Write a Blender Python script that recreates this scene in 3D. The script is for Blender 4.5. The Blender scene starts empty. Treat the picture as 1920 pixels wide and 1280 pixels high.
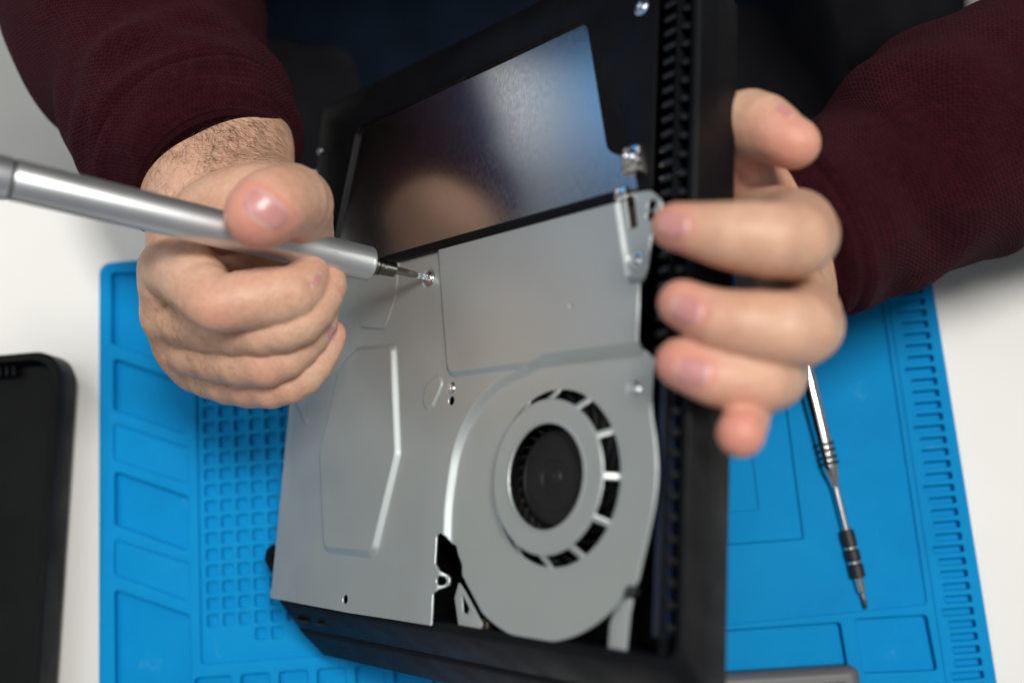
import bpy, bmesh, math, random
import numpy as np
from mathutils import Vector, Matrix
from mathutils.bvhtree import BVHTree

SC = bpy.context.scene
COL = SC.collection
rng = np.random.default_rng(7)
random.seed(7)

# ---------------------------------------------------------------- camera
FPX, CX, CY, CAM_H = 1900.0, 960.0, 640.0, 0.52
def nrm(v):
    v = np.array(v, float); return v / np.linalg.norm(v)
WY = nrm([-765, -9740, 1900])                       # world axes seen from the camera (x right, y down, z forward)
WX = np.array([1, -.085, 0.]); WX[2] = -(WX[0]*WY[0] + WX[1]*WY[1]) / WY[2]; WX = nrm(WX)
WZ = np.cross(WX, WY)
RW = np.array([WX, WY, WZ])                         # camera vector -> world vector
CAM0 = np.array([0, 0, CAM_H])
def c2w(p): return np.asarray(p, float) @ RW.T + CAM0
def w2c(p): return (np.asarray(p, float) - CAM0) @ RW
def ray(px, py): return np.array([(px-CX)/FPX, (py-CY)/FPX, 1.0])
def pt(px, py, d): return c2w(ray(px, py)*d)        # a measured image direction and a distance -> world point
def on_table(px, py, z=0.0):
    r = RW @ ray(px, py); t = (z-CAM_H)/r[2]; p = CAM0 + r*t
    return (p[0], p[1])

cam_d = bpy.data.cameras.new('camera'); cam = bpy.data.objects.new('camera', cam_d); COL.objects.link(cam)
cam_d.sensor_width = 36; cam_d.lens = 36*FPX/1920; cam_d.clip_start = 0.01; cam_d.clip_end = 50
m = Matrix.Identity(4)
ax, ay, az = RW @ np.array([1,0,0]), RW @ np.array([0,-1,0]), RW @ np.array([0,0,-1])
for i in range(3):
    m[i][0], m[i][1], m[i][2], m[i][3] = ax[i], ay[i], az[i], CAM0[i]
cam.matrix_world = m
cam_d.dof.use_dof = True; cam_d.dof.focus_distance = 0.422; cam_d.dof.aperture_fstop = 3.4
cam_d.dof.aperture_blades = 9
SC.camera = cam

# ---------------------------------------------------------------- light
w = bpy.data.worlds.new('World'); SC.world = w; w.use_nodes = True
w.node_tree.nodes['Background'].inputs[0].default_value = (0.86, 0.93, 1.0, 1)
w.node_tree.nodes['Background'].inputs[1].default_value = 0.18
def area(name, loc, target, sx, sy, power, col):
    d = bpy.data.lights.new(name, 'AREA'); d.shape = 'RECTANGLE'; d.size = sx; d.size_y = sy
    d.energy = power; d.color = col
    o = bpy.data.objects.new(name, d); COL.objects.link(o); o.location = loc
    o.rotation_euler = (Vector(target)-Vector(loc)).to_track_quat('-Z', 'Y').to_euler()
    return o
area('overhead_light', (0.45, 0.35, 1.9), (0, 0.05, 0), 0.5, 0.4, 30, (1.0, 0.97, 0.92))
area('overhead_light', (-0.75, 0.2, 1.9), (-.6, 0.4, 0), 1.1, 0.8, 8, (0.95, 0.98, 1.0))  # added soft fill from the left, no such source in view
area('reflection_fill', (-0.80, 1.0, 0.75), (-1.25, 1.0, 0.0), 0.5, 0.1, 10, (1.0, 0.97, 0.92))  # unseen light added only to brighten the cabinet mirrored in the drive lid
SC.view_settings.view_transform = 'Standard'; SC.view_settings.look = 'None'
SC.view_settings.exposure = 0.0; SC.view_settings.gamma = 1.0
SC.cycles.max_bounces = 8

# ---------------------------------------------------------------- helpers
def tag(o, label=None, cat=None, group=None, kind=None):
    if label: o['label'] = label
    if cat: o['category'] = cat
    if group: o['group'] = group
    if kind: o['kind'] = kind
    return o
def empty(name, mat=None, **k):
    o = bpy.data.objects.new(name, None); COL.objects.link(o); o.empty_display_size = .01
    if mat is not None: o.matrix_world = mat
    return tag(o, **k)
def link(name, me, mat, parent=None):
    o = bpy.data.objects.new(name, me); COL.objects.link(o)
    if mat: 
        me.materials.clear(); me.materials.append(mat)
    if parent: o.parent = parent
    return o
def mesh_obj(name, v, f, mat, parent=None, smooth=True, world=None):
    """v: local (metres). When world=True and the parent has a matrix, v is moved into the parent's frame."""
    v = np.asarray(v, float)
    if world and parent is not None:
        W = parent.matrix_basis.copy(); q = parent.parent
        while q is not None: W = q.matrix_basis @ W; q = q.parent
        M = np.array(W.inverted())
        v = v @ M[:3,:3].T + M[:3,3]
    me = bpy.data.meshes.new(name); me.from_pydata(v.tolist(), [], [list(map(int, q)) for q in f]); me.update()
    if smooth: me.shade_smooth()
    return link(name, me, mat, parent)
def sharp(o, deg=35):
    me = o.data
    try: me.set_sharp_from_angle(angle=math.radians(deg))
    except Exception: pass
    return o

def principled(name, col, rough=.5, metal=0, **kw):
    m = bpy.data.materials.new(name); m.use_nodes = True
    b = m.node_tree.nodes['Principled BSDF']
    b.inputs['Base Color'].default_value = (*col, 1); b.inputs['Roughness'].default_value = rough
    b.inputs['Metallic'].default_value = metal
    for k, v in kw.items(): b.inputs[k].default_value = v
    return m
def N(m, t, **kw):
    n = m.node_tree.nodes.new(t)
    for k, v in kw.items(): setattr(n, k, v)
    return n
def L(m, a, b): m.node_tree.links.new(a, b)
def math_n(m, op, a, b=None):
    n = N(m, 'ShaderNodeMath', operation=op)
    for i, x in enumerate((a, b)):
        if x is None: continue
        if isinstance(x, (int, float)): n.inputs[i].default_value = x
        else: L(m, x, n.inputs[i])
    return n.outputs[0]
def noise(m, scale, detail=4, coord='Object', stretch=None, rough=.5):
    tc = N(m, 'ShaderNodeTexCoord'); n = N(m, 'ShaderNodeTexNoise')
    n.inputs['Scale'].default_value = scale; n.inputs['Detail'].default_value = detail; n.inputs['Roughness'].default_value = rough
    if stretch:
        mp = N(m, 'ShaderNodeMapping'); mp.inputs['Scale'].default_value = stretch
        L(m, tc.outputs[coord], mp.inputs[0]); L(m, mp.outputs[0], n.inputs['Vector'])
    else: L(m, tc.outputs[coord], n.inputs['Vector'])
    return n.outputs['Fac']
def ramp(m, fac, stops):
    r = N(m, 'ShaderNodeValToRGB'); e = r.color_ramp.elements
    while len(e) < len(stops): e.new(.5)
    for el, (p, c) in zip(e, stops): el.position = p; el.color = (*c, 1)
    L(m, fac, r.inputs[0]); return r.outputs[0]
def bump(m, h, strength, dist, prev=None):
    b = N(m, 'ShaderNodeBump'); b.inputs['Strength'].default_value = strength; b.inputs['Distance'].default_value = dist
    L(m, h, b.inputs['Height'])
    if prev is not None: L(m, prev, b.inputs['Normal'])
    return b.outputs[0]
def BS(m): return m.node_tree.nodes['Principled BSDF']
def vary(m, col, amt, scale, rough=None, bstr=0, bdist=.0002, bscale=None, stretch=None, detail=4):
    f = noise(m, scale, detail, stretch=stretch)
    c0 = tuple(max(0, c*(1-amt)) for c in col); c1 = tuple(c*(1+amt) for c in col)
    L(m, ramp(m, f, [(.3, c0), (.7, c1)]), BS(m).inputs['Base Color'])
    if rough:
        f2 = noise(m, scale*2.3, detail)
        r = N(m, 'ShaderNodeMapRange'); r.inputs[1].default_value = .3; r.inputs[2].default_value = .7
        r.inputs[3].default_value = rough[0]; r.inputs[4].default_value = rough[1]; L(m, f2, r.inputs[0])
        L(m, r.outputs[0], BS(m).inputs['Roughness'])
    if bstr:
        L(m, bump(m, noise(m, bscale, 3, stretch=stretch), bstr, bdist), BS(m).inputs['Normal'])
    return m

def sampled(path, n, closed=False):
    """Catmull-Rom samples of rows (any columns)"""
    P = np.asarray(path, float); K = len(P); out = []
    for i in range(K-1):
        p0 = P[max(i-1, 0)]; p1 = P[i]; p2 = P[i+1]; p3 = P[min(i+2, K-1)]
        for t in np.linspace(0, 1, n, endpoint=False):
            out.append(.5*((2*p1) + (p2-p0)*t + (2*p0-5*p1+4*p2-p3)*t*t + (3*p1-p0-3*p2+p3)*t**3))
    out.append(P[-1]); return np.array(out)
def frames(C):
    T = np.gradient(C, axis=0); T /= np.linalg.norm(T, axis=1)[:, None] + 1e-12
    up = np.array([0, 0, 1.0]) if abs(T[0][2]) < .9 else np.array([0, 1.0, 0])
    A = []; a = nrm(np.cross(T[0], up))
    for t in T:
        a = nrm(a - t*(a@t)); A.append(a)
    A = np.array(A); B = np.cross(T, A); return T, A, B
def tube(name, C, R, mat, parent=None, seg=24, caps=True, disp=None, uv=False, world=True, squash=None):
    C = np.asarray(C, float); R = np.asarray(R, float); T, A, B = frames(C); n = len(C)
    th = np.linspace(0, 2*np.pi, seg, endpoint=False)
    RR = R[:, None]*np.ones((1, seg))
    if disp is not None: RR = RR + disp(np.arange(n)[:, None]/max(n-1, 1), th[None, :])
    sq = 1 if squash is None else squash
    V = C[:, None, :] + RR[..., None]*(np.cos(th)[None, :, None]*A[:, None, :] + sq*np.sin(th)[None, :, None]*B[:, None, :])
    V = V.reshape(-1, 3); F = []
    for i in range(n-1):
        for j in range(seg):
            k = (j+1) % seg; F.append((i*seg+j, i*seg+k, (i+1)*seg+k, (i+1)*seg+j))
    if caps: F.append(list(range(seg))[::-1]); F.append([(n-1)*seg+j for j in range(seg)])
    o = mesh_obj(name, V, F, mat, parent, world=world)
    if uv:
        L_ = np.concatenate([[0], np.cumsum(np.linalg.norm(np.diff(C, axis=0), axis=1))])
        me = o.data; lay = me.uv_layers.new(name='UVMap'); k = 0
        for p in me.polygons:
            vs = list(p.vertices); js = [q % seg for q in vs]; wrap = (0 in js) and (seg-1 in js)
            for li, vi in zip(p.loop_indices, vs):
                j = vi % seg; i = vi//seg
                u = 1.0 if (wrap and j == 0) else j/seg
                lay.data[li].uv = (u, L_[i]/.1)
    return sharp(o, 40)
def lathe(name, a, b, prof, mat, parent=None, seg=32, world=True):
    """prof: rows (distance along a->b in m, radius in m)"""
    a = np.asarray(a, float); b = np.asarray(b, float); d = nrm(b-a)
    u = nrm(np.cross(d, [0.3, 0.2, 1])); v = np.cross(d, u)
    th = np.linspace(0, 2*np.pi, seg, endpoint=False); V = []
    for s, r in prof:
        for t in th: V.append(a + d*s + r*(math.cos(t)*u + math.sin(t)*v))
    F = []; n = len(prof)
    for i in range(n-1):
        for j in range(seg):
            k = (j+1) % seg; F.append((i*seg+j, (i+1)*seg+j, (i+1)*seg+k, i*seg+k))
    F.append(list(range(seg))); F.append([(n-1)*seg+j for j in range(seg)][::-1])
    return sharp(mesh_obj(name, V, F, mat, parent, world=world), 30)

def fillet(poly, r, n=6):
    P = [np.array(p[:2], float) for p in poly]; rs = [p[2] if len(p) > 2 else r for p in poly]; out = []
    K = len(P)
    for i in range(K):
        a, b, c = P[i-1], P[i], P[(i+1) % K]; rr = rs[i]
        u = a-b; v = c-b; lu = np.linalg.norm(u); lv = np.linalg.norm(v); u = u/lu; v = v/lv
        cosang = np.clip(u@v, -1, 1); ang = math.acos(cosang)
        if rr <= 0 or ang > 3.0: out.append(b); continue
        d = min(rr/math.tan(ang/2), lu*.49, lv*.49); rr = d*math.tan(ang/2)
        p0 = b+u*d; p1 = b+v*d; cen = b + nrm(u+v)*(rr/math.sin(ang/2))
        a0 = math.atan2(*(p0-cen)[::-1]); a1 = math.atan2(*(p1-cen)[::-1]); da = (a1-a0+math.pi) % (2*math.pi) - math.pi
        for t in np.linspace(0, 1, n): out.append(cen + rr*np.array([math.cos(a0+da*t), math.sin(a0+da*t)]))
    return np.array(out)
def rect(x0, y0, x1, y1, r=0, n=6): return fillet([(x0, y0), (x1, y0), (x1, y1), (x0, y1)], r, n)
def circ(x, y, r, n=28): return np.array([(x+r*math.cos(t), y+r*math.sin(t)) for t in np.linspace(0, 2*math.pi, n, endpoint=False)])
def slab(name, loops, z0, z1, mat, parent=None, bevel=0.0003, res=2):
    """flat plate with holes: loops[0] outline, the others holes"""
    cu = bpy.data.curves.new(name, 'CURVE'); cu.dimensions = '2D'; cu.fill_mode = 'BOTH'
    for lp in loops:
        s = cu.splines.new('POLY'); s.points.add(len(lp)-1); s.use_cyclic_u = True
        for p, q in zip(s.points, lp): p.co = (q[0], q[1], 0, 1)
    cu.extrude = max((z1-z0)/2-bevel, 1e-6); cu.bevel_depth = bevel; cu.bevel_resolution = res; cu.offset = -bevel
    t = bpy.data.objects.new('tmp', cu); COL.objects.link(t)
    bpy.context.view_layer.update()
    me = bpy.data.meshes.new_from_object(t.evaluated_get(bpy.context.evaluated_depsgraph_get()))
    bpy.data.objects.remove(t); bpy.data.curves.remove(cu)
    me.transform(Matrix.Translation((0, 0, (z0+z1)/2))); me.name = name
    bm = bmesh.new(); bm.from_mesh(me); bmesh.ops.remove_doubles(bm, verts=bm.verts, dist=1e-6); bm.to_mesh(me); bm.free()
    me.shade_smooth()
    o = link(name, me, mat, parent); return sharp(o, 50)
def box(name, c, s, mat, parent=None, bev=0.0):
    bm = bmesh.new(); bmesh.ops.create_cube(bm, size=1, matrix=Matrix.Translation(c) @ Matrix.Diagonal((*s, 1)))
    if bev: bmesh.ops.bevel(bm, geom=bm.edges, offset=bev, segments=2, affect='EDGES', profile=.6)
    me = bpy.data.meshes.new(name); bm.to_mesh(me); bm.free()
    if bev: me.shade_smooth()
    return sharp(link(name, me, mat, parent), 40)
def loft(name, loops, mat, parent=None, cap0=True, cap1=True, deg=35):
    V = []; F = []; n = len(loops[0])
    for lp in loops: V += [tuple(p) for p in lp]
    for i in range(len(loops)-1):
        for j in range(n):
            k = (j+1) % n; F.append((i*n+j, i*n+k, (i+1)*n+k, (i+1)*n+j))
    if cap0: F.append(list(range(n))[::-1])
    if cap1: F.append([(len(loops)-1)*n+j for j in range(n)])
    return sharp(mesh_obj(name, V, F, mat, parent), deg)
def rl(z, x0, y0, x1, y1, r):
    return [(p[0], p[1], z) for p in rect(x0, y0, x1, y1, r, 7)]

# 2-D signed distance to a polygon (numpy)
def sd_poly(P, U, V):
    P = np.asarray(P, float); d = np.full(U.shape, 1e18); s = np.ones(U.shape)
    n = len(P); j = n-1
    for i in range(n):
        ex, ey = P[j]-P[i]; wx = U-P[i, 0]; wy = V-P[i, 1]
        t = np.clip((wx*ex+wy*ey)/(ex*ex+ey*ey+1e-18), 0, 1)
        d = np.minimum(d, (wx-ex*t)**2+(wy-ey*t)**2)
        c1 = V >= P[i, 1]; c2 = V < P[j, 1]; c3 = ex*wy > ey*wx
        fl = (c1 & c2 & c3) | (~c1 & ~c2 & ~c3); s = np.where(fl, -s, s); j = i
    return s*np.sqrt(d)
def sstep(x): x = np.clip(x, 0, 1); return x*x*(3-2*x)

# ---------------------------------------------------------------- materials
M_table = vary(principled('white_laminate', (.78, .77, .74), .45), (.80, .79, .755), .03, 6, rough=(.4, .55), bstr=.1, bdist=.0002, bscale=900)
M_floor = vary(principled('grey_vinyl_floor', (.42, .42, .40), .6), (.40, .40, .385), .08, 5)
M_wall = vary(principled('painted_wall', (.5, .47, .43), .8), (.74, .71, .66), .05, 3)
def mat_silicone():
    m = principled('blue_silicone', (0, .2, .5), .55, 0)
    f = noise(m, 14, 5, rough=.65); c = ramp(m, f, [(.25, (.000, .215, .52)), (.5, (.000, .250, .575)), (.75, (.001, .275, .605))])
    # pale scuffs
    sp = noise(m, 55, 6, rough=.7); k = ramp(m, sp, [(.64, (0, 0, 0)), (.76, (.7, .7, .7))])
    mx = N(m, 'ShaderNodeMix', data_type='RGBA'); L(m, k, mx.inputs[0]); L(m, c, mx.inputs[6]); mx.inputs[7].default_value = (.06, .33, .60, 1)
    L(m, mx.outputs[2], BS(m).inputs['Base Color'])
    L(m, bump(m, noise(m, 1500, 2), .25, .0001), BS(m).inputs['Normal'])
    BS(m).inputs['Specular IOR Level'].default_value = .12
    BS(m).inputs['Roughness'].default_value = .7
    return m
M_mat = mat_silicone()
def mat_zinc():
    m = principled('zinc_coated_steel', (.50, .53, .53), .5, .72)
    f = noise(m, 9, 5); L(m, ramp(m, f, [(.3, (.50, .545, .54)), (.7, (.57, .61, .60))]), BS(m).inputs['Base Color'])
    r = N(m, 'ShaderNodeMapRange'); r.inputs[1].default_value = .3; r.inputs[2].default_value = .7; r.inputs[3].default_value = .37; r.inputs[4].default_value = .54
    L(m, math_n(m, 'ADD', math_n(m, 'MULTIPLY', noise(m, 1800, 2), .4), math_n(m, 'MULTIPLY', noise(m, 28, 6, rough=.7), .6)), r.inputs[0]); L(m, r.outputs[0], BS(m).inputs['Roughness'])
    L(m, bump(m, noise(m, 2600, 2), .3, .00006), BS(m).inputs['Normal'])
    return m
M_zinc = mat_zinc()
def mat_mirror():
    m = principled('brushed_drive_lid', (.62, .63, .64), .16, 1)
    g = noise(m, 1300, 3, stretch=(1, .22, 1)); L(m, bump(m, g, .10, .00003), BS(m).inputs['Normal'])
    r = N(m, 'ShaderNodeMapRange'); r.inputs[1].default_value = .3; r.inputs[2].default_value = .7; r.inputs[3].default_value = .17; r.inputs[4].default_value = .25
    L(m, noise(m, 2000, 2, stretch=(1, .2, 1)), r.inputs[0]); L(m, r.outputs[0], BS(m).inputs['Roughness'])
    return m
M_drive = mat_mirror()
M_black = vary(principled('black_plastic', (.012, .012, .013), .42, 0, **{'Specular IOR Level': .1}), (.0060, .0064, .0080), .2, 40, rough=(.45, .6), bstr=.25, bdist=.0001, bscale=2500)
M_blacksheet = vary(principled('black_painted_sheet', (.006, .006, .007), .3, 0, **{'Specular IOR Level': .1}), (.005, .005, .006), .2, 40, rough=(.25, .4), bstr=.2, bdist=.00006, bscale=2500)
M_dark = vary(principled('dark_graphite_plastic', (.02, .02, .021), .5, 0, **{'Specular IOR Level': .25}), (.012, .012, .013), .2, 60, rough=(.4, .55))
M_lid = vary(principled('worn_black_lid', (.013, .013, .014), .45, 0, **{'Specular IOR Level': .1}), (.0045, .0047, .005), .6, 18, rough=(.38, .6), bstr=.2, bdist=.0001, bscale=1500)
M_fin = principled('glossy_black_fin', (.008, .008, .009), .3)
M_blade = principled('fan_blade_black', (.005, .005, .005), .6, 0, **{'Specular IOR Level': .1})
M_chrome = principled('polished_steel', (.75, .74, .72), .16, 1)
M_screw = principled('screw_steel', (.78, .80, .82), .22, 1)
M_alu = vary(principled('anodised_aluminium', (.66, .67, .69), .4, .9), (.68, .69, .70), .04, 20, rough=(.38, .45), bstr=.15, bdist=.00003, bscale=3500)
M_holder = principled('black_nickel', (.16, .145, .125), .2, 1)
M_bit = principled('dark_tool_steel', (.33, .30, .26), .25, 1)
M_rubber = principled('black_rubber', (.015, .015, .016), .5)
M_grey = vary(principled('grey_case_plastic', (.12, .12, .125), .5), (.115, .115, .12), .1, 30, bstr=.2, bdist=.0001, bscale=2000)
M_beige = principled('beige_elastic', (.55, .42, .30), .7)
M_brown = principled('brown_foam', (.07, .05, .035), .8)
M_copper = principled('copper_contact', (.42, .36, .28), .35, 1)
M_reflblue = principled('reflection_blue', (.04, .24, .55), .6)  # colour of the added cabinet, for the blue in the lid's reflection
M_redseat = principled('red_carton', (.25, .03, .05), .7)

def mat_skin():
    m = principled('skin', (.6, .37, .26), .46); b = BS(m)
    at = N(m, 'ShaderNodeAttribute'); at.attribute_name = 'flush'
    f = noise(m, 60, 5, rough=.6)
    base = ramp(m, f, [(.25, (.59, .335, .225)), (.5, (.68, .41, .28)), (.75, (.74, .47, .335))])
    f2 = noise(m, 420, 4, rough=.7)
    mot = ramp(m, f2, [(.3, (.84, .76, .73)), (.62, (1, 1, 1))])
    mx = N(m, 'ShaderNodeMix', data_type='RGBA', blend_type='MULTIPLY'); mx.inputs[0].default_value = .7
    L(m, base, mx.inputs[6]); L(m, mot, mx.inputs[7])
    m2 = N(m, 'ShaderNodeMix', data_type='RGBA'); L(m, at.outputs['Fac'], m2.inputs[0]); L(m, mx.outputs[2], m2.inputs[6])
    m2.inputs[7].default_value = (.70, .27, .21, 1)
    L(m, m2.outputs[2], b.inputs['Base Color'])
    b.inputs['Subsurface Weight'].default_value = .22; b.inputs['Subsurface Radius'].default_value = (1, .35, .18)
    b.inputs['Subsurface Scale'].default_value = .0035; b.inputs['Specular IOR Level'].default_value = .42
    # fine skin cells + larger wrinkles
    tc = N(m, 'ShaderNodeTexCoord'); vo = N(m, 'ShaderNodeTexVoronoi'); vo.feature = 'DISTANCE_TO_EDGE'; vo.inputs['Scale'].default_value = 900
    L(m, tc.outputs['Object'], vo.inputs['Vector'])
    n1 = bump(m, vo.outputs['Distance'], .4, .0002)
    n2 = bump(m, noise(m, 150, 6, rough=.62), .55, .0011, n1)
    L(m, n2, b.inputs['Normal'])
    return m
M_skin = mat_skin()
M_nail = principled('fingernail', (.64, .29, .27), .30, 0); BS(M_nail).inputs['Subsurface Weight'].default_value = .15
BS(M_nail).inputs['Subsurface Scale'].default_value = .002; BS(M_nail).inputs['Subsurface Radius'].default_value = (1, .4, .3)
_a = N(M_nail, 'ShaderNodeAttribute'); _a.attribute_name = 'along'
L(M_nail, ramp(M_nail, _a.outputs['Fac'], [(.05, (.76, .50, .41)), (.18, (.62, .285, .265)), (.78, (.60, .265, .25)), (.95, (.72, .45, .41))]), BS(M_nail).inputs['Base Color'])
M_hair = principled('body_hair', (.09, .052, .03), .5)
def mat_knit(name, col, nu, nv, strength=.9):
    m = principled(name, col, .95); b = BS(m); b.inputs['Specular IOR Level'].default_value = .1
    uv = N(m, 'ShaderNodeUVMap'); sx = N(m, 'ShaderNodeSeparateXYZ'); L(m, uv.outputs[0], sx.inputs[0])
    wob = noise(m, 45, 3)
    wob2 = math_n(m, 'MULTIPLY', wob, .9)
    U = math_n(m, 'ADD', math_n(m, 'MULTIPLY', sx.outputs[0], nu), wob2); V = math_n(m, 'ADD', math_n(m, 'MULTIPLY', sx.outputs[1], nv), wob2)
    tri = math_n(m, 'PINGPONG', U, .5)
    s = math_n(m, 'SINE', math_n(m, 'MULTIPLY', math_n(m, 'ADD', V, math_n(m, 'MULTIPLY', tri, 1.3)), 6.2832))
    ridge = math_n(m, 'SINE', math_n(m, 'MULTIPLY', U, 12.566))
    h = math_n(m, 'ADD', math_n(m, 'MULTIPLY', s, .5), math_n(m, 'MULTIPLY', ridge, .4))
    fz = noise(m, 1400, 3); h = math_n(m, 'ADD', h, math_n(m, 'MULTIPLY', fz, 1.4))
    L(m, bump(m, h, strength, .0006), b.inputs['Normal'])
    k = noise(m, 260, 5, rough=.7)
    c = ramp(m, math_n(m, 'ADD', math_n(m, 'MULTIPLY', k, .75), math_n(m, 'MULTIPLY', h, .13)), [(.25, tuple(x*.45 for x in col)), (.6, col), (.85, tuple(min(1, x*2.6) for x in col))])
    L(m, c, b.inputs['Base Color'])
    b.inputs['Sheen Weight'].default_value = .06; b.inputs['Sheen Roughness'].default_value = .5; b.inputs['Sheen Tint'].default_value = (.6, .25, .3, 1)
    return m
M_knit = mat_knit('burgundy_knit', (.034, .0040, .0085), 125, 52, .75)
M_apron = vary(principled('navy_cotton', (.008, .018, .04), .9, 0, **{'Specular IOR Level': .1}), (.0026, .0065, .014), .3, 30, bstr=.4, bdist=.0004, bscale=1500)
M_trouser = vary(principled('black_cotton', (.008, .008, .01), .9, 0, **{'Specular IOR Level': .1}), (.008, .008, .01), .3, 30)

# ---------------------------------------------------------------- setting: table, floor, room side seen in the reflections
floor = mesh_obj('floor', [(-3, -3, -.74), (3, -3, -.74), (3, 3, -.74), (-3, 3, -.74)], [(0, 1, 2, 3)], M_floor); tag(floor, kind='structure')
TE = .206
table = empty('table', Matrix.Translation((0, -.2, -.74)), label='white laminate worktop under the blue mat and the tools', cat='table')
def tloc(o): return o
tt = box('tabletop', (.1, TE-.45+.2, .74-.014), (1.9, .90, .028), M_table, table, .003)
for sx in (-.8, 1.0):
    for sy in (-.42, .34):
        box('leg', (sx, sy, .356), (.045, .045, .711), M_grey, table, .003)

# ---------------------------------------------------------------- silicone mat (millimetres in table coordinates)
def T2(*pts, z=.006): return [on_table(px, py, z) for px, py in pts]
MX0, MX1, MY0, MY1 = -.2347, .2000, -.140, .1615
smat = empty('silicone_work_mat', Matrix.Translation((0, 0, 0)), label='bright blue silicone repair mat with moulded trays lying on the white table', cat='work mat')
slab('base_sheet', [rect(MX0, MY0, MX1, MY1, .006)], .0005, .0022, M_mat, smat, .0006)
holes = []
pock = [[(208, 511), (352, 511, ), (350, 695), (208, 644)],
        [(212, 671), (350, 718), (348, 815), (212, 767)],
        [(212, 792), (351, 839), (351, 907), (212, 861)],
        [(214, 883), (353, 931), (352, 1033), (214, 983)],
        [(214, 1010), (355, 1056), (354, 1127), (214, 1077)],
        [(214, 1104), (356, 1153), (360, 1420), (216, 1420)]]
for p in pock: holes.append(fillet(T2(*p), .0015, 4))
shallow = [fillet(T2(*p), .0015, 4) for p in (pock[2], pock[4])]
gx0, gy0 = on_table(378, 900)[0], on_table(385, 1243)[1]
grid_hole = rect(gx0, gy0, .0650, .1520, .002, 4); holes.append(grid_hole)
work_hole = fillet([(.0690, .152), (.1735, .152), (.1730, on_table(1700, 1133)[1]), (.0690, gy0)], .002, 4); holes.append(work_hole)
# bottom row of small trays
yb = on_table(420, 1264)[1]
for k in range(11):
    x0 = on_table(387, 1264)[0] + k*.0190 - (.004 if k == 0 else 0)
    if x0+.0145 > .066: break
    holes.append(rect(x0, -.098 + .0008*k*0, x0+.0145+(.004 if k == 0 else 0), yb-.0003*k*0, .0018, 4))
holes.append(fillet(T2((1240, 1190), (1576, 1166), (1592, 1262), (1240, 1285)), .0015, 4))
holes.append(fillet(T2((1602, 1160), (1738, 1152), (1758, 1256), (1618, 1262)), .0015, 4))
holes.append(fillet(T2((1240, 1312), (1764, 1280), (1790, 1420), (1240, 1420)), .0015, 4))
# ruler slots down the right rim
rx0, rx1 = .1795, .1945
ruler = []
y = .1575
i = 0
while y > -.135:
    ln = rx1-rx0 if i % 5 == 0 else (rx1-rx0)*.86
    ruler.append(rect(rx1-ln, y-.0033, rx1, y, .0006, 3)); y -= .0059; i += 1
slab('tray_frame', [rect(MX0, MY0, MX1, MY1, .006)] + holes + ruler, .0022, .0060, M_mat, smat, .0005)
for s in shallow: slab('shallow_tray_floor', [s], .0021, .0046, M_mat, smat, .0002)
cells = []
c0 = on_table(399, 1070, .003); cp = .00805
nrow0 = -3
for r in range(-3, 13):
    yy = on_table(399, 1192-15, .003)[1]*0 + c0[1] + cp*(r)
    for c in range(30):
        xx = c0[0]+cp*c
        if xx+.0035 > .064 or yy+.0035 > .150 or yy > .086: continue
        cells.append(rect(xx-.0029, yy-.0029, xx+.0029, yy+.0029, .0009, 3))
for c in (3, 4): cells.append(rect(c0[0]+cp*c-.0029, c0[1]-cp*4-.0029, c0[0]+cp*c+.0029, c0[1]-cp*4+.0029, .0009, 3))
gi = rect(gx0-.001, gy0-.001, .066, .153, .001, 3)
slab('cell_panel', [gi] + cells, .0021, .0044, M_mat, smat, .0004)
wi = fillet([(.068, .153), (.1745, .153), (.174, work_hole[:, 1].min()-.001), (.068, gy0-.001)], .001, 3)
a1 = rect(.040+.035, -.0110, .1185, .118, .001, 3); a2 = rect(.0745, .0045, .0990, .098, .001, 3)
slab('work_area', [wi, a1], .0021, .0048, M_mat, smat, .0003)
slab('magnet_field', [rect(.0753, -.0107, .1182, .1177, .0008, 3), a2], .0021, .0040, M_mat, smat, .0003)
slab('magnet_field', [rect(.0748, .0048, .0987, .0977, .0008, 3)], .0021, .0032, M_mat, smat, .0003)
slab('rib', [fillet([(.1762, .150), (.1775, .150), (.1775, -.13), (.1762, -.13)], 0)], .0059, .0066, M_mat, smat, .0002)

# ---------------------------------------------------------------- console: its own frame (u right, v up, n out of the metal plate)
CU = nrm([-810-960, 903-640, 1903.]); CU = -CU
CV = np.array([577., -9867., 0]); CV[2] = -(CU[0]*CV[0]+CU[1]*CV[1])/CU[2]; CV = nrm(CV)
CN = np.cross(CU, CV)
CP0 = ray(550, 660)*.495
def uv(px, py, n=0.0):
    """image direction -> (u, v) in metres on the plane n above the plate"""
    r = ray(px, py); t = ((CN@CP0)+n)/(CN@r); p = r*t-CP0; return np.array([CU@p, CV@p])
def UV(*pts, n=0.0): return [tuple(uv(p[0], p[1], n)) + tuple(p[2:]) for p in pts]
CM = Matrix.Identity(4)
for i in range(3):
    CM[i][0] = (RW@CU)[i]; CM[i][1] = (RW@CV)[i]; CM[i][2] = (RW@CN)[i]; CM[i][3] = c2w(CP0)[i]
con = empty('game_console', CM, label='opened black game console with bare grey metal plate and round fan held in both hands', cat='game console')
def cw(u, v, n): return np.array((CM @ Vector((u, v, n)))[:])
mm = .001

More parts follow.
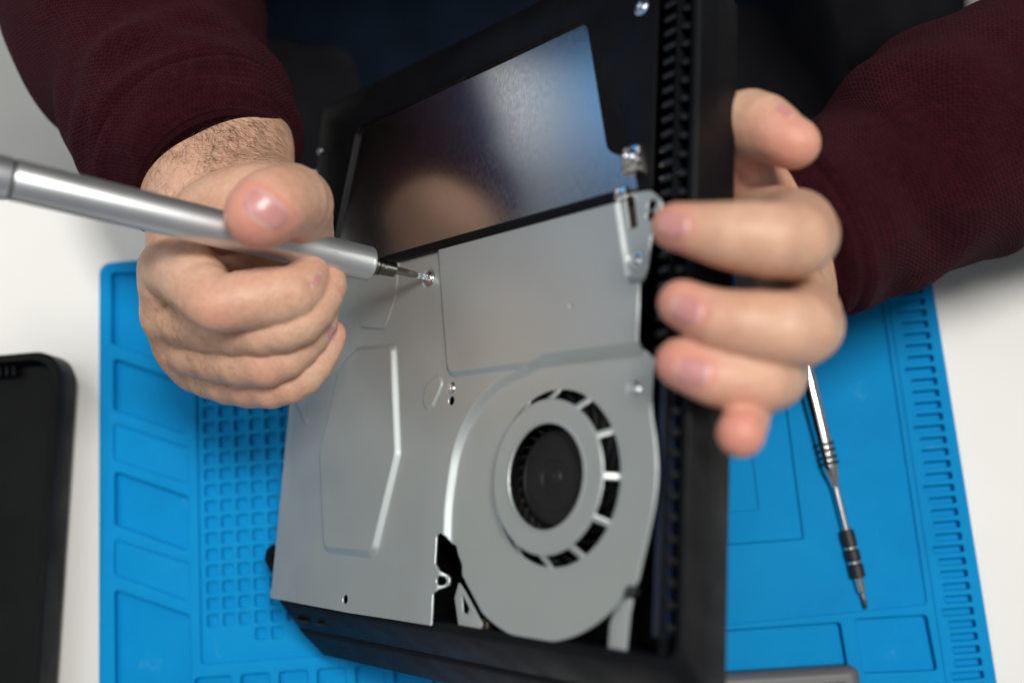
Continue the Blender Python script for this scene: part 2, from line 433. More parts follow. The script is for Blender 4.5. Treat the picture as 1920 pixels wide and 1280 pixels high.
# shell: slanted front and back like a leaning block
def sh(z, x0, y0, x1, y1, r): return rl(z*mm, x0*mm, y0*mm, x1*mm, y1*mm, r*mm)
shell = loft('shell', [
    sh(-22, 4, -112, 234, 118, 4), sh(-22, 5, -115, 236.5, 120, 5), sh(-5, 5, -115, 236.5, 123, 5), sh(-2.6, 5, -115.5, 236.8, 124, 5),
    sh(-2.0, 4.5, -116.3, 237.5, 125.5, 6), sh(-2.0, 3, -118, 239.3, 127, 7), sh(-2.8, 2.6, -119.6, 240.2, 127.6, 8), sh(-13.4, .5, -129.4, 238.6, 125, 8), sh(-14, 1.2, -129.6, 238.5, 124.9, 8),
    sh(-14.1, 2.6, -128.6, 238.5, 124.8, 8), sh(-15.2, 2.6, -129.2, 238.3, 124.4, 8), sh(-15.3, 1.2, -131.4, 238.3, 124.3, 8), sh(-16, .4, -132.4, 238.1, 122.6, 8), sh(-29, -.6, -142.5, 236.0, 114, 8),
    sh(-30.4, 1, -142, 235.0, 113, 8), sh(-31, 4, -139, 231, 110, 7)], M_black, con)
# heightfield sheet with clean cut edges
def sheet(name, u0, v0, u1, v1, res, inside, height, mat, parent, thick=.0010):
    nu = int((u1-u0)/res)+1; nv = int((v1-v0)/res)+1
    U, V = np.meshgrid(np.linspace(u0, u1, nu), np.linspace(v0, v1, nv), indexing='ij')
    H = height(U, V); idx = np.arange(nu*nv).reshape(nu, nv)
    Uc = (U[:-1, :-1]+U[1:, :-1]+U[1:, 1:]+U[:-1, 1:])/4; Vc = (V[:-1, :-1]+V[1:, :-1]+V[1:, 1:]+V[:-1, 1:])/4
    keep = inside(Uc, Vc) < 0
    a_ = np.zeros((nu, nv), bool); b_ = np.zeros((nu, nv), bool)
    for di in (0, 1):
        for dj in (0, 1):
            a_[di:nu-1+di, dj:nv-1+dj] |= keep; b_[di:nu-1+di, dj:nv-1+dj] |= ~keep
    mk = a_ & b_
    for _ in range(4):
        u, v = U[mk], V[mk]; f = inside(u, v); e = res*.05
        gu = (inside(u+e, v)-inside(u-e, v))/(2*e); gv = (inside(u, v+e)-inside(u, v-e))/(2*e); g = np.maximum(gu*gu+gv*gv, .5)
        U[mk] = u-f*gu/g*.9; V[mk] = v-f*gv/g*.9
    H = height(U, V)
    q = np.stack([idx[:-1, :-1][keep], idx[1:, :-1][keep], idx[1:, 1:][keep], idx[:-1, 1:][keep]], 1)
    used = np.unique(q); re = np.full(nu*nv, -1); re[used] = np.arange(len(used))
    P = np.stack([U.ravel()[used], V.ravel()[used], H.ravel()[used]], 1)*mm
    me = bpy.data.meshes.new(name); q = re[q]
    me.vertices.add(len(P)); me.vertices.foreach_set('co', P.ravel().astype(np.float32))
    me.loops.add(q.size); me.loops.foreach_set('vertex_index', q.ravel().astype(np.int32))
    me.polygons.add(len(q)); me.polygons.foreach_set('loop_start', np.arange(0, q.size, 4, dtype=np.int32))
    me.update(calc_edges=True); me.validate(); me.shade_smooth()
    o = link(name, me, mat, parent)
    md = o.modifiers.new('thickness', 'SOLIDIFY'); md.thickness = thick; md.offset = -1; md.use_even_offset = False
    return o
def mmUV(*pts, n=0.0): return [tuple(np.array(uv(p[0], p[1], n))*1000) + tuple(p[2:]) for p in pts]
FC = np.array([181.5, -61.0])
FANA = [tuple(q) for q in sampled([(862, 1086), (880, 1128), (908, 1162), (950, 1190), (1000, 1203), (1050, 1198), (1095, 1178), (1135, 1146), (1160, 1112)], 5)]
FANB = [tuple(q) for q in sampled([(1186, 1088), (1205, 1005), (1218, 940), (1223, 880), (1219, 820), (1212, 770), (1213, 720)], 5)]
outline = [(1.0, 32.6, 1), (1.5, -112, 2)] + mmUV((505, 1120, 1.5), (652, 1148), (809, 1172, .5), (811, 1112), (822, 1104, 1), (833, 1096, 2), (833, 1080, 2), (822, 1068, 1), (815, 1056), (818, 1004, 1), (824, 998, 1), (832, 1004, 1),
    (838, 1018), (846, 1022), (850, 1040, 2), (857, 1058, 2), (857, 1078, 2), *FANA, (1170, 1098, 1), (1180, 1100, 1),
    *FANB, (1217, 668, 1), (1201, 656, 1), (1205, 528, 1), (1214, 500), (1221, 442), (1238, 405, 2), (1241, 376, 3), (1220, 357, 3), (1196, 360, 1))
OUT = fillet([(p[0], p[1], (p[2] if len(p) > 2 else 0)) for p in outline], 0, 5)
panel = fillet([(p[0], p[1], p[2]) for p in mmUV((823, 440, .1), (835, 600, 1), (843, 704, 5), (1000, 684, .1), (1199, 661, .5))] + [(222, -20, 0.1), (222, 3, .1), (217.5, 3, .1)] + [(p[0], p[1], .1) for p in mmUV((1182, 520), (1160, 378))] + [(209, 60, .1), (92, 60, .1)], 0, 6)
hexa = fillet([(p[0], p[1], p[2]) for p in mmUV((672, 655, 5), (742, 648, 3.5), (750, 850, 5), (705, 1040, 5), (612, 1030, 5), (604, 850, 8), (640, 690, 8))], 0, 8)
bean = fillet([(p[0], p[1], p[2]) for p in mmUV((800, 722, 3), (822, 703, 3), (832, 716, 2.5), (822, 740, 2), (812, 762, 1.5), (800, 768, 1.5), (793, 750, 3))], 0, 6)
upl = fillet([(p[0], p[1], p[2]) for p in mmUV((672, 470, .1), (752, 470, .1), (742, 560, 3), (722, 618, 3), (676, 614, 3))], 0, 5)
lowl = fillet([(p[0], p[1], p[2]) for p in mmUV((560, 742, 3), (576, 752, 3), (578, 790, 2), (572, 796, 1), (562, 770, 2), (552, 752, 2))], 0, 5)
arc = fillet([(p[0], p[1], 0) for p in sampled(mmUV((985, 694), (940, 716), (900, 752), (872, 795), (853, 845), (843, 900), (836, 960), (834, 1030)), 6)] + [(120, -140, 0), (260, -140, 0), (260, -19, 0), (176, -19, 0)], 0)
slot = fillet([(p[0], p[1], .1) for p in mmUV((1172, 368), (1188, 366), (1195, 425), (1180, 430))], 0)
vslot = fillet([(p[0], p[1], .2) for p in mmUV((862, 1088), (874, 1110), (893, 1146), (880, 1146), (868, 1120))], 0)
hc = {'screw': mmUV((803, 521))[0][:2], 's2': mmUV((846, 727))[0][:2], 'h2': mmUV((846, 751))[0][:2], 'h3': mmUV((647, 1123))[0][:2], 's4': mmUV((1180, 726))[0][:2],
      'h5': mmUV((1222, 384))[0][:2], 'h6': mmUV((1219, 404))[0][:2], 's7': mmUV((1191, 488))[0][:2], 'h8': mmUV((823, 1088))[0][:2], 'h9': mmUV((850, 1068))[0][:2], 'd': mmUV((1076, 575))[0][:2]}
def fan_r(U, V): return np.hypot(U-FC[0], V-FC[1])
def inside(U, V):
    f = sd_poly(OUT, U, V)
    r = fan_r(U, V)
    f = np.maximum(f, 18.4-r)
    a = np.arctan2(V-FC[1], U-FC[0]); st = math.pi/6; da = np.abs((a+st/2) % st-st/2)*r
    sl = np.maximum(np.abs(r-28.9)-1.9, 1.15-da)
    f = np.maximum(f, -sl)
    for k, rr in (('h2', 1.8), ('h3', 1.9), ('h5', 1.9), ('h6', 1.7), ('h8', 1.8), ('h9', 1.8)):
        f = np.maximum(f, rr-np.hypot(U-hc[k][0], V-hc[k][1]))
    f = np.maximum(f, -sd_poly(slot, U, V)); f = np.maximum(f, -sd_poly(vslot, U, V))
    return f
def step_h(poly, U, V, w): return sstep(-sd_poly(poly, U, V)/w+.5)
def height(U, V):
    r = fan_r(U, V)
    h = 1.7*step_h(panel, U, V, 2.4) + 2.2*step_h(hexa, U, V, 3.4) + .7*step_h(bean, U, V, 1.2) + .6*step_h(upl, U, V, 1.2) + .6*step_h(lowl, U, V, 1.0)
    h = h - 2.4*step_h(arc, U, V, 3.6)
    h = h + 4.2*sstep((31.2-r)/5.0) + .35*sstep((19.6-r)/1.2)
    for k in ('screw', 's2', 's4', 's7'):
        h = h - .7*sstep(({'screw': 4.3, 's2': 2.5}.get(k, 3.2)-np.hypot(U-hc[k][0], V-hc[k][1]))/.7)
    h = h - .5*sstep((1.2-np.hypot(U-hc['d'][0], V-hc['d'][1]))/1.0)
    h = h + .05*np.sin(U*.11+1)*np.sin(V*.09)
    return h
plate = sheet('metal_plate', 0, -120, 232, 36, .42, inside, height, M_zinc, con)
# drive lid (mirror like) and the black bracket sheet round it
drive = mesh_obj('drive_lid', [(6*mm, 30*mm, -3.4*mm), (219*mm, 30*mm, -3.4*mm), (219*mm, 118*mm, -3.4*mm), (6*mm, 118*mm, -3.4*mm)], [(0, 1, 2, 3)], M_drive, con, smooth=False)
cut = fillet([(p[0], p[1], p[2]) for p in mmUV((664, 237, 5), (1092, 33, 7), (1132, 284, 7), (1178, 288, .5), (1192, 372, .5), (600, 548, 1))], 0, 8)
ol = [p for p in rect(2, 31.5, 222, 127, 5, 6)]
slab('black_bracket', [np.array(ol)*mm, cut*mm], -.0034, -.0018, M_blacksheet, con, .0003)
# black lip between the two metal faces
slab('rubber_lip', [np.array([(.8, 32.0), (209, 32.1), (209, 36.2), (.8, 35.6)])*mm], -.0030, .0025, M_blacksheet, con, .0006)
box('lip_clip', (0.2113, .0349, .0008), (.005, .0042, .003), M_chrome, con, .0005)

def screw(name, u, v, n, r, mat=M_screw, slots=True, label=None):
    a = np.array([u, v, n]); prof = [(0, r), (.0006, r), (.0011, r*.72), (.0011, r*.42), (.0005, r*.36)]
    o = lathe(name, a, a+np.array([0, 0, 1]), prof, mat, con, 24, world=False)
    if label: o['label'] = label
    wsh = lathe('washer', a+np.array([0, 0, -.0001]), a+np.array([0, 0, 1]), [(0, r*1.35), (.0003, r*1.35), (.0004, r*1.05)], mat, con, 24, world=False)
    return o
SP = np.array(hc['screw'])*mm
screw('screw', SP[0], SP[1], -.0007, .0026)
screw('screw', *(np.array(hc['s2'])*mm), -.0007, .0023); screw('screw', *(np.array(hc['s4'])*mm), -.0030, .0026); screw('screw', *(np.array(hc['s7'])*mm), -.0006, .0021)
for px, py in ((1203, 13), (600, 283)): screw('screw', *uv(px, py, -.0018), -.0019, .0024 if px > 900 else .0018)
# bright clip block
p = uv(1188, 300, 0); box('metal_clip', (p[0], p[1], .0000), (.0075, .0100, .0040), M_chrome, con, .0008)
lathe('clip_screw', (p[0]+.0005, p[1]+.0005, .0019), (p[0]+.0005, p[1]+.0005, 1), [(0, .0027), (.0012, .0025), (.0018, .0014), (.0012, .0008)], M_screw, con, 20, world=False)
# fan: hub and blades
HB = np.array([FC[0], FC[1]])*mm
def zc(prof, name, mat): return lathe(name, (HB[0], HB[1], -.0232), (HB[0], HB[1], 1), prof, mat, con, 64, world=False)
zc([(0, .0170), (.0190, .0172), (.0202, .0164), (.0205, .0150), (.0203, .0148), (.0203, .0122), (.0206, .0120), (.0207, .0062), (.0203, .0058), (.0203, .0035), (.0210, .0030), (.0211, .0012), (.0216, .0009), (.0217, .0002)], 'fan_hub', M_dark)
bm_ = []
me_b = None
for k in range(28):
    if me_b is None:
        V = []; rr = np.linspace(.0172, .0296, 7)
        for i, r_ in enumerate(rr):
            a = .55*(i/6)**1.2
            for z_, o_ in ((-.016, -1), (-.016, 1), (-.0030, 1), (-.0030, -1)):
                t = a + o_*.0003/r_; V.append((r_*math.cos(t), r_*math.sin(t), z_))
        F = [(0, 1, 2, 3), (27, 26, 25, 24)]
        for i in range(6):
            for j in range(4):
                F.append((i*4+j, (i+1)*4+j, (i+1)*4+(j+1) % 4, i*4+(j+1) % 4))
        ob = mesh_obj('fan_blade', V, F, M_blade, con); me_b = ob.data
    else: ob = link('fan_blade', me_b, None, con)
    ob.location = (HB[0], HB[1], .0005); ob.rotation_euler = (0, 0, k*2*math.pi/28)
# vent fins in the gully between the plate and the right wall
finm = None
for col, (u_, wv, st) in enumerate(((.2265, .0062, .0053), (.2335, .0040, .0066))):
    v_ = .118
    while v_ > -.112:
        if not (col == 0 and v_ < -.020):
            if finm is None:
                ob = box('vent_fin', (0, 0, 0), (.0052, .0024, .0080), M_fin, con, .0007); finm = ob.data
            else: ob = link('vent_fin', finm, None, con)
            ob.location = (u_, v_, -.0072); ob.scale = (wv/.0062, 1, 1); ob.rotation_euler = (.0, 0, -.35 if col else .1)
        v_ -= st
box('vent_rail', (.2302, .0, -.0062), (.0012, .236, .006), M_black, con, .0003)
box('side_bar', (.2285, -.066, -.0075), (.006, .088, .006), principled('navy_plastic', (.006, .014, .035), .35), con, .001)
# small fittings near the bottom edge of the fan
tabp = mmUV((1152, 1135, 1), (1168, 1118, 1), (1186, 1120, 1), (1180, 1150, 1), (1172, 1228, 1), (1138, 1228, 1), (1142, 1170, 1), n=-.004)
slab('foot_bracket', [fillet(tabp, 1, 4)*mm], -.005, -.0042, M_zinc, con, .0002)
p = uv(1176, 1108, 0); lathe('stud', (p[0], p[1], -.004), (p[0], p[1], 1), [(0, .0018), (.003, .0018), (.0035, .001)], M_rubber, con, 16, world=False)
slab('side_bracket', [fillet(mmUV((860, 1090, .5), (872, 1108, .5), (904, 1168, .5), (900, 1184, .5), (860, 1178, .5), (852, 1120, .5), n=-.003), 1, 3)*mm, fillet(mmUV((866, 1112, .3), (880, 1140, .3), (876, 1152, .3), (868, 1146, .3), n=-.003), .3, 3)*mm], -.0036, -.003, M_zinc, con, .0002)
for px in (866, 874, 883, 889, 896, 904):
    p = uv(px, 1172+(px-866)*.35, -.002); box('contact', (p[0], p[1]+.001, -.0050), (.0008, .0045 + .001*(px % 3), .002), M_copper, con, .0002)
# left edge lug
lug = mmUV((500, 1030, 1), (512, 1020, 1), (514, 1036, .5), (508, 1046, 1), (514, 1066, .5), (508, 1070, .5), (497, 1050, 1), n=-.003)
slab('side_lug', [fillet(lug, 1, 4)*mm], -.006, -.0025, M_blacksheet, con, .0004)
# moulded port outlines on the slanted front
for v0, wd in ((.012, .010), (.027, .004)):
    o = box('port_frame', (v0+.006, -.1253, -.0090), (wd, .0012, .0055), M_dark, con, .0008)
    o.rotation_euler = (0, 0, 0)
box('side_slot_foam', (uv(1183, 396, -.002)[0], uv(1183, 396)[1], -.003), (.006, .018, .001), M_brown, con)

# ---------------------------------------------------------------- pen screwdriver in the hand
tip = cw(SP[0], SP[1], .0004)
tc_ = w2c(tip)
dir_end = ray(0, 331)*.333                     # a point on the barrel axis at the left of the picture
ax_ = nrm(dir_end - tc_)
def ps(s): return c2w(tc_ + ax_*s)
a0 = ps(0); a1 = ps(1)
# distance along the axis of the barrel mouth
def s_of_px(px):
    lo, hi = 0, .2
    for _ in range(40):
        mid = (lo+hi)/2; q = tc_+ax_*mid
        if q[0]/q[2]*FPX+CX > px: lo = mid
        else: hi = mid
    return lo
sm = s_of_px(694)
pen = empty('pen_screwdriver', Matrix.Translation(Vector(a0)), label='silver aluminium pen screwdriver held in the fist with its bit on the plate screw', cat='screwdriver')
R_ = .0070; J = s_of_px(24)
lathe('barrel', a0, a1, [(sm+.0010, R_*.60), (sm, R_*.62), (sm-.0001, R_*.90), (sm+.0002, R_*.955), (sm+.0008, R_*.995), (sm+.002, R_), (J-.0003, R_), (J, R_*.985)], M_alu, pen, 64)
lathe('joint_ring', a0, a1, [(J-.0001, R_*.93), (J+.0011, R_*.93)], M_rubber, pen, 64)
lathe('end_cap', a0, a1, [(J+.001, R_*.985), (J+.0014, R_), (J+.026, R_), (J+.028, R_*.95), (J+.0285, R_*.8)], M_alu, pen, 64)
lathe('bit_holder', a0, a1, [(sm-.0112, .0022), (sm-.0108, .0031), (sm-.0060, .0033), (sm-.0056, .0030), (sm-.0050, .0030), (sm-.0046, .0036), (sm-.0034, .0036), (sm-.0031, .0032), (sm-.0026, .0032), (sm-.0023, .0042), (sm-.0006, .0043), (sm-.0002, .0039), (sm+.002, .0039)], M_holder, pen, 40)
sb = sm-.0108
lathe('bit', a0, a1, [(0, .0006), (.0006, .0009), (.0018, .0010), (.0045, .0010), (.0075, .0017), (sb-.002, .0019), (sb, .0019)], M_screw if False else M_bit, pen, 6)
for k in range(6):
    t = k*math.pi/3; u = nrm(np.cross(a1-a0, [.3, .2, 1])); v = np.cross(nrm(a1-a0), u); off = (.0009*(math.cos(t)*u+math.sin(t)*v))
    lathe('star_ridge', a0+off, a1+off, [(0.0002, .0002), (.0006, .00034), (.0045, .00030), (.006, .0001)], M_screw, pen, 8)

# ---------------------------------------------------------------- second screwdriver, lying on the mat
A2 = np.array([*on_table(1487, 600, .0095), .0095]); B2 = np.array([*on_table(1625, 1141, .0075), .0068])
d2 = nrm(B2-A2); Ltot = np.linalg.norm(B2-A2)
sd2 = empty('precision_screwdriver', Matrix.Translation(Vector(A2)), label='slim chrome screwdriver with a black ringed collar lying on the blue mat', cat='screwdriver')
def s2(px, py):
    q = np.array([*on_table(px, py, .009), .009]); return float((q-A2)@d2)
H1 = s2(1541, 818); H2 = s2(1546, 872); H3 = s2(1563, 915); H4 = s2(1580, 996); H5 = s2(1608, 1084); H6 = s2(1615, 1110)
lathe('handle', A2, B2, [(-.02, .0030), (-.018, .0043), (H1*.5, .0046), (H1, .0042), (H2, .0041), (H2+.003, .0040), (H3-.002, .0022), (H3, .0019)], M_chrome, sd2, 14)
for q in (833, 845, 858, 869):
    s = s2(1543+(q-833)*.2, q); lathe('grip_ring', A2, B2, [(s-.0008, .0040), (s-.0006, .0047), (s+.0006, .0047), (s+.0008, .0040)], M_rubber, sd2, 24)
lathe('shaft', A2, B2, [(H3-.001, .0019), (H4, .0019)], M_chrome, sd2, 20)
q1, q2 = s2(1590, 1028), s2(1598, 1055)
lathe('collar', A2, B2, [(H4-.0004, .0022), (H4, .0034), (q1-.0014, .0036), (q1-.0010, .0031), (q1+.001, .0031), (q1+.0014, .0036), (q2-.0014, .0036), (q2-.001, .0031), (q2+.001, .0031), (q2+.0014, .0036), (H5-.0004, .0036), (H5, .0026)], M_rubber, sd2, 28)
for q in (q1, q2): lathe('collar_band', A2, B2, [(q-.0007, .0030), (q-.0006, .0034), (q+.0006, .0034), (q+.0007, .0030)], M_chrome, sd2, 28)
lathe('bit_socket', A2, B2, [(H5, .0023), (H6, .0021), (H6+.0006, .0012)], M_chrome, sd2, 20)
lathe('bit', A2, B2, [(H6, .0011), (H6+.003, .0011), (Ltot-.001, .0010), (Ltot, .0004)], M_bit, sd2, 8)

# ---------------------------------------------------------------- black lid lying at the left
lid = empty('console_lid', Matrix.Translation((-.33, .0, 0)), label='black plastic console cover lying upside down at the left of the mat', cat='cover')
LX1 = -.2435; LY1 = on_table(50, 660, .028)[1]
def lr(z, i, r): return [(p[0]+.33, p[1], z) for p in rect(-.52+i, -.17+i, LX1-i, LY1-i, r, 8)]
def lrs(z, i, r, sk):   # skewed right side (the edge runs slightly off square)
    out = []
    for x, y, zz in lr(z, i, r): out.append((x - (LY1-y)*sk*(1 if x > .0 else 0), y, zz))
    return out
sk = .062
lidp = [lrs(.0190, .012, .008, sk), lrs(.0190, .0060, .010, sk), lrs(.024, .0046, .0115, sk), lrs(.0276, .0044, .0116, sk), lrs(.0282, .0040, .012, sk), lrs(.0282, .0012, .013, sk), lrs(.0274, .0002, .0140, sk), lrs(.012, .0, .0140, sk), lrs(.006, .002, .013, sk), lrs(.003, .008, .010, sk)]
loft('cover_shell', lidp, M_lid, lid)
vfin = None
for k in range(34):
    if vfin is None:
        ob = box('vent_slat', (0, 0, 0), (.0016, .0050, .006), M_blacksheet, lid, .0003); vfin = ob.data
    else: ob = link('vent_slat', vfin, None, lid)
    ob.location = (-.19+.33-.0080 - .0036*k - .0715, LY1-.0085, .0235)
for k, q in enumerate((735, 760, 792, 830, 850, 875, 882)):
    xw, yw = on_table(120-(q-735)*.02, q, .02); box('clip', (xw+.33-.0015-.001*(k % 2), yw, .0185), (.0012, .0022-.0004*(k % 3), .005), M_grey, lid, .0004)

# ---------------------------------------------------------------- grey bit case at the bottom
bx1, by1 = on_table(1612, 1248, .018)
case = empty('bit_case', Matrix.Translation((bx1, by1, .0048)), label='grey plastic bit case with small windows at the lower edge of the mat', cat='tool case')
case.rotation_euler = (0, 0, -.012)
def cr(z, i, r): return [(p[0], p[1], z) for p in rect(-.1005+i, -.04+i, 0-i, 0-i, r, 6)]
loft('case_body', [cr(.0, .001, .003), cr(.0015, 0, .004), cr(.0100, 0, .004), cr(.0132, .0014, .0036), cr(.0140, .004, .002)], M_grey, case, deg=60)
for k, (x0, x1, m_) in enumerate(((-.095, -.062, M_rubber), (-.058, -.034, M_rubber), (-.0305, -.0075, M_rubber))):
    slab('window_frame', [rect(x0, -.03, x1, -.0065, .001, 3), rect(x0+.0010, -.029, x1-.0010, -.0075, .0008, 3)], .0139, .0146, m_, case, .0002)
    slab('bit_tray', [rect(x0+.0008, -.0292, x1-.0008, -.0073, .0008, 3)], .0138, .0142, M_dark if k < 2 else principled('cream_label', (.55, .53, .48), .6), case, .0001)

# ---------------------------------------------------------------- person
SPc = empty('person', Matrix.Translation((0, .40, -.74)), label='person in a burgundy knit sweater and navy apron working over the console with both hands', cat='person')

def build_field(bounds, vox, groups, blur=1):
    """groups: list of (list of (a, b, ra, rb)), k inside, k to the rest). All in world metres."""
    lo = np.array(bounds[0]); hi = np.array(bounds[1]); n = np.ceil((hi-lo)/vox).astype(int)+1
    D = np.full(n, .03, np.float32)
    axs = [lo[i]+vox*np.arange(n[i]) for i in range(3)]
    def smin(a, b, k):
        h = np.clip(.5+.5*(b-a)/k, 0, 1); return b*(1-h)+a*h-k*h*(1-h)
    for segs, ki, kg in groups:
        pts = np.array([s[0] for s in segs]+[s[1] for s in segs]); rm = max(max(s[2], s[3]) for s in segs)+.016
        i0 = np.clip(np.floor((pts.min(0)-rm-lo)/vox).astype(int), 0, n); i1 = np.clip(np.ceil((pts.max(0)+rm-lo)/vox).astype(int)+1, 0, n)
        if (i1-i0).min() <= 0: continue
        sl = tuple(slice(a, b) for a, b in zip(i0, i1))
        X, Y, Z = np.meshgrid(*[axs[i][sl[i]].astype(np.float32) for i in range(3)], indexing='ij')
        G = None
        for a, b, ra, rb in segs:
            a = np.array(a); b = np.array(b); ab = b-a; l2 = max(ab@ab, 1e-12)
            x = X-a[0]; y_ = Y-a[1]; z = Z-a[2]
            t = np.clip((x*ab[0]+y_*ab[1]+z*ab[2])/l2, 0, 1)
            d = np.sqrt((x-t*ab[0])**2+(y_-t*ab[1])**2+(z-t*ab[2])**2) - (ra+(rb-ra)*t)
            G = d if G is None else smin(G, d, ki)
        D[sl] = smin(D[sl], G, kg)
    for _ in range(blur):
        for a in range(3):
            D = (np.roll(D, 1, a)+2*D+np.roll(D, -1, a))*.25
    for a in range(3):
        s = [slice(None)]*3
        for e in (0, -1): s[a] = e; D[tuple(s)] = np.maximum(D[tuple(s)], .5*vox)
    import openvdb
    g = openvdb.FloatGrid(.03); g.copyFromArray(np.ascontiguousarray(D.astype(np.float32)))
    P, T, Q = g.convertToPolygons(isovalue=0.0, adaptivity=0.0)
    return np.asarray(P)*vox+lo, np.asarray(T), np.asarray(Q)
def J3(px, py, d, rpx): return (pt(px, py, d), rpx*d/FPX)
def chain(js):
    q = np.array([[*j[0], j[1]] for j in js])
    if len(q) > 2: q = sampled(q, 2)
    return [(a[:3], b[:3], a[3], b[3]) for a, b in zip(q[:-1], q[1:])]

# right hand (left in the picture): closed round the pen
RH = []
# forearm, two bones wide
RH.append((chain([J3(300, 120, .512, 110), J3(366, 236, .470, 122), J3(382, 300, .452, 116), J3(378, 340, .445, 104), J3(370, 400, .432, 90)]) +
           chain([J3(345, 120, .512, 105), J3(412, 238, .470, 118), J3(432, 300, .452, 110), J3(446, 335, .446, 92), J3(468, 390, .438, 78)]), .006, .006))
# metacarpal block
mcp = {'i': J3(318, 520, .408, 56), 'm': J3(318, 590, .420, 52), 'r': J3(338, 648, .434, 48), 'p': J3(372, 690, .446, 46)}
for k_, bx in (('i', (395, 400, .425, 75)), ('m', (395, 410, .435, 75)), ('r', (410, 430, .445, 75)), ('p', (440, 450, .450, 70))):
    RH.append((chain([J3(*bx), mcp[k_]]), .004, .014))
RH.append((chain([J3(450, 470, .440, 90), J3(420, 580, .440, 90), J3(470, 640, .445, 60)]), .01, .012))
# fingers
RH.append((chain([J3(318, 505, .408, 58), J3(352, 515, .393, 63), J3(385, 552, .379, 57), J3(407, 573, .374, 50), J3(440, 566, .376, 54), J3(495, 558, .379, 56), J3(545, 550, .382, 51), J3(573, 528, .388, 42), J3(583, 511, .392, 33)]), .0010, .0010))
RH.append((chain([mcp['m'], J3(400, 610, .402, 52), J3(492, 618, .388, 48), J3(560, 600, .388, 46), J3(600, 555, .394, 41), J3(612, 520, .402, 36), J3(590, 505, .412, 34)]), .0012, .0010))
RH.append((chain([mcp['r'], J3(410, 668, .414, 50), J3(498, 678, .398, 47), J3(555, 645, .400, 44), J3(592, 600, .405, 40), J3(600, 560, .412, 34)]), .0012, .0010))
RH.append((chain([mcp['p'], J3(430, 712, .428, 46), J3(508, 722, .412, 43), J3(565, 702, .410, 40), J3(600, 660, .413, 35), J3(616, 628, .416, 33)]), .0012, .0009))
# thumb
RH.append((chain([J3(440, 400, .440, 90), J3(500, 395, .424, 80), J3(545, 425, .408, 72)]), .006, .016))
RH.append((chain([J3(358, 440, .420, 62), J3(400, 402, .408, 66), J3(450, 380, .402, 66), J3(505, 370, .397, 60), J3(548, 385, .390, 58)]), .003, .0007))
RH.append((chain([J3(545, 430, .408, 74), J3(553, 383, .384, 70), J3(532, 377, .369, 67), J3(504, 390, .361, 69), J3(484, 404, .358, 62)]), .0015, .004))
# left hand (right in the picture): fingers wrapped over the edge of the console
LH = []
LH.append((chain([J3(1700, 330, .430, 110), J3(1580, 400, .418, 98), J3(1500, 430, .405, 90)]) + chain([J3(1700, 400, .440, 110), J3(1590, 430, .427, 74), J3(1490, 470, .410, 62)]), .02, .006))
lm = {'i': J3(1430, 410, .372, 62), 'm': J3(1455, 500, .374, 62), 'r': J3(1462, 590, .378, 58), 'p': J3(1455, 670, .384, 52)}
for k_, q in (('i', (1490, 435, .405, 72)), ('m', (1490, 465, .41, 72)), ('r', (1505, 480, .412, 70)), ('p', (1500, 500, .412, 60))):
    LH.append((chain([J3(*q), lm[k_]]), .004, .014))
LH.append((chain([lm['i'], J3(1490, 430, .340, 75), J3(1482, 450, .305, 72), J3(1400, 445, .300, 67), J3(1340, 437, .302, 57), J3(1282, 427, .306, 46), J3(1264, 425, .308, 43)]), .0012, .0014))
LH.append((chain([lm['m'], J3(1505, 590, .345, 70), J3(1494, 618, .308, 72), J3(1420, 612, .302, 67), J3(1350, 600, .303, 57), J3(1294, 576, .307, 46), J3(1276, 568, .309, 44)]), .0012, .0012))
LH.append((chain([lm['r'], J3(1455, 690, .350, 60), J3(1440, 711, .312, 60), J3(1400, 713, .306, 58), J3(1340, 706, .305, 54), J3(1292, 687, .308, 48), J3(1276, 680, .310, 48)]), .0012, .0012))
LH.append((chain([lm['p'], J3(1435, 700, .345, 40), J3(1408, 762, .320, 40), J3(1388, 812, .299, 46)]), .0012, .0010))
LH.append((chain([J3(1440, 440, .385, 60), J3(1452, 560, .388, 60), J3(1448, 660, .390, 50)]), .004, .006))
# thumb
LH.append((chain([J3(1500, 420, .405, 78), J3(1420, 370, .392, 70), J3(1370, 300, .380, 66), J3(1385, 240, .368, 66), J3(1430, 240, .357, 62), J3(1470, 262, .350, 50), J3(1492, 270, .348, 46)]), .0015, .006))
def bnd(groups):
    P = []; 
    for g in groups:
        for a, b, ra, rb in g[0]: P += [a-ra, a+ra, b-rb, b+rb]
    P = np.array(P); return P.min(0)-.004, P.max(0)+.004
P1, T1, Q1 = build_field(bnd(RH), .0005, RH, 1)
P2, T2_, Q2 = build_field(bnd(LH), .0009, LH, 1)
# arms and trunk under the clothes, coarse
shR, shL = np.array([-.19, .46, .42]), np.array([.17, .46, .42])
elR, elL = np.array([-.29, .43, -.04]), pt(2180, 120, .475)
wr_, wl_ = pt(350, 110, .52), pt(1720, 360, .44)
TR = [([(wr_, elR, .028, .040), (elR, shR, .040, .052)], .01, .02), ([(wl_, elL, .028, .040), (elL, shL, .040, .052)], .01, .02),
      ([(shR, shL, .055, .055), (np.array([-.08, .46, .40]), np.array([-.06, .46, -.10]), .085, .085), (np.array([.08, .46, .40]), np.array([.06, .46, -.10]), .085, .085), (np.array([0, .45, .45]), np.array([0, .43, .60]), .05, .05)], .03, .03)]
P3, T3, Q3 = build_field(bnd(TR), .009, TR, 1)
Pall = np.concatenate([P1, P2, P3]); F = []
def faces(T, Q, off):
    return [list(map(int, x[::-1]+off)) for x in T] + [list(map(int, x[::-1]+off)) for x in Q]
F = faces(T1, Q1, 0)+faces(T2_, Q2, len(P1))+faces(T3, Q3, len(P1)+len(P2))
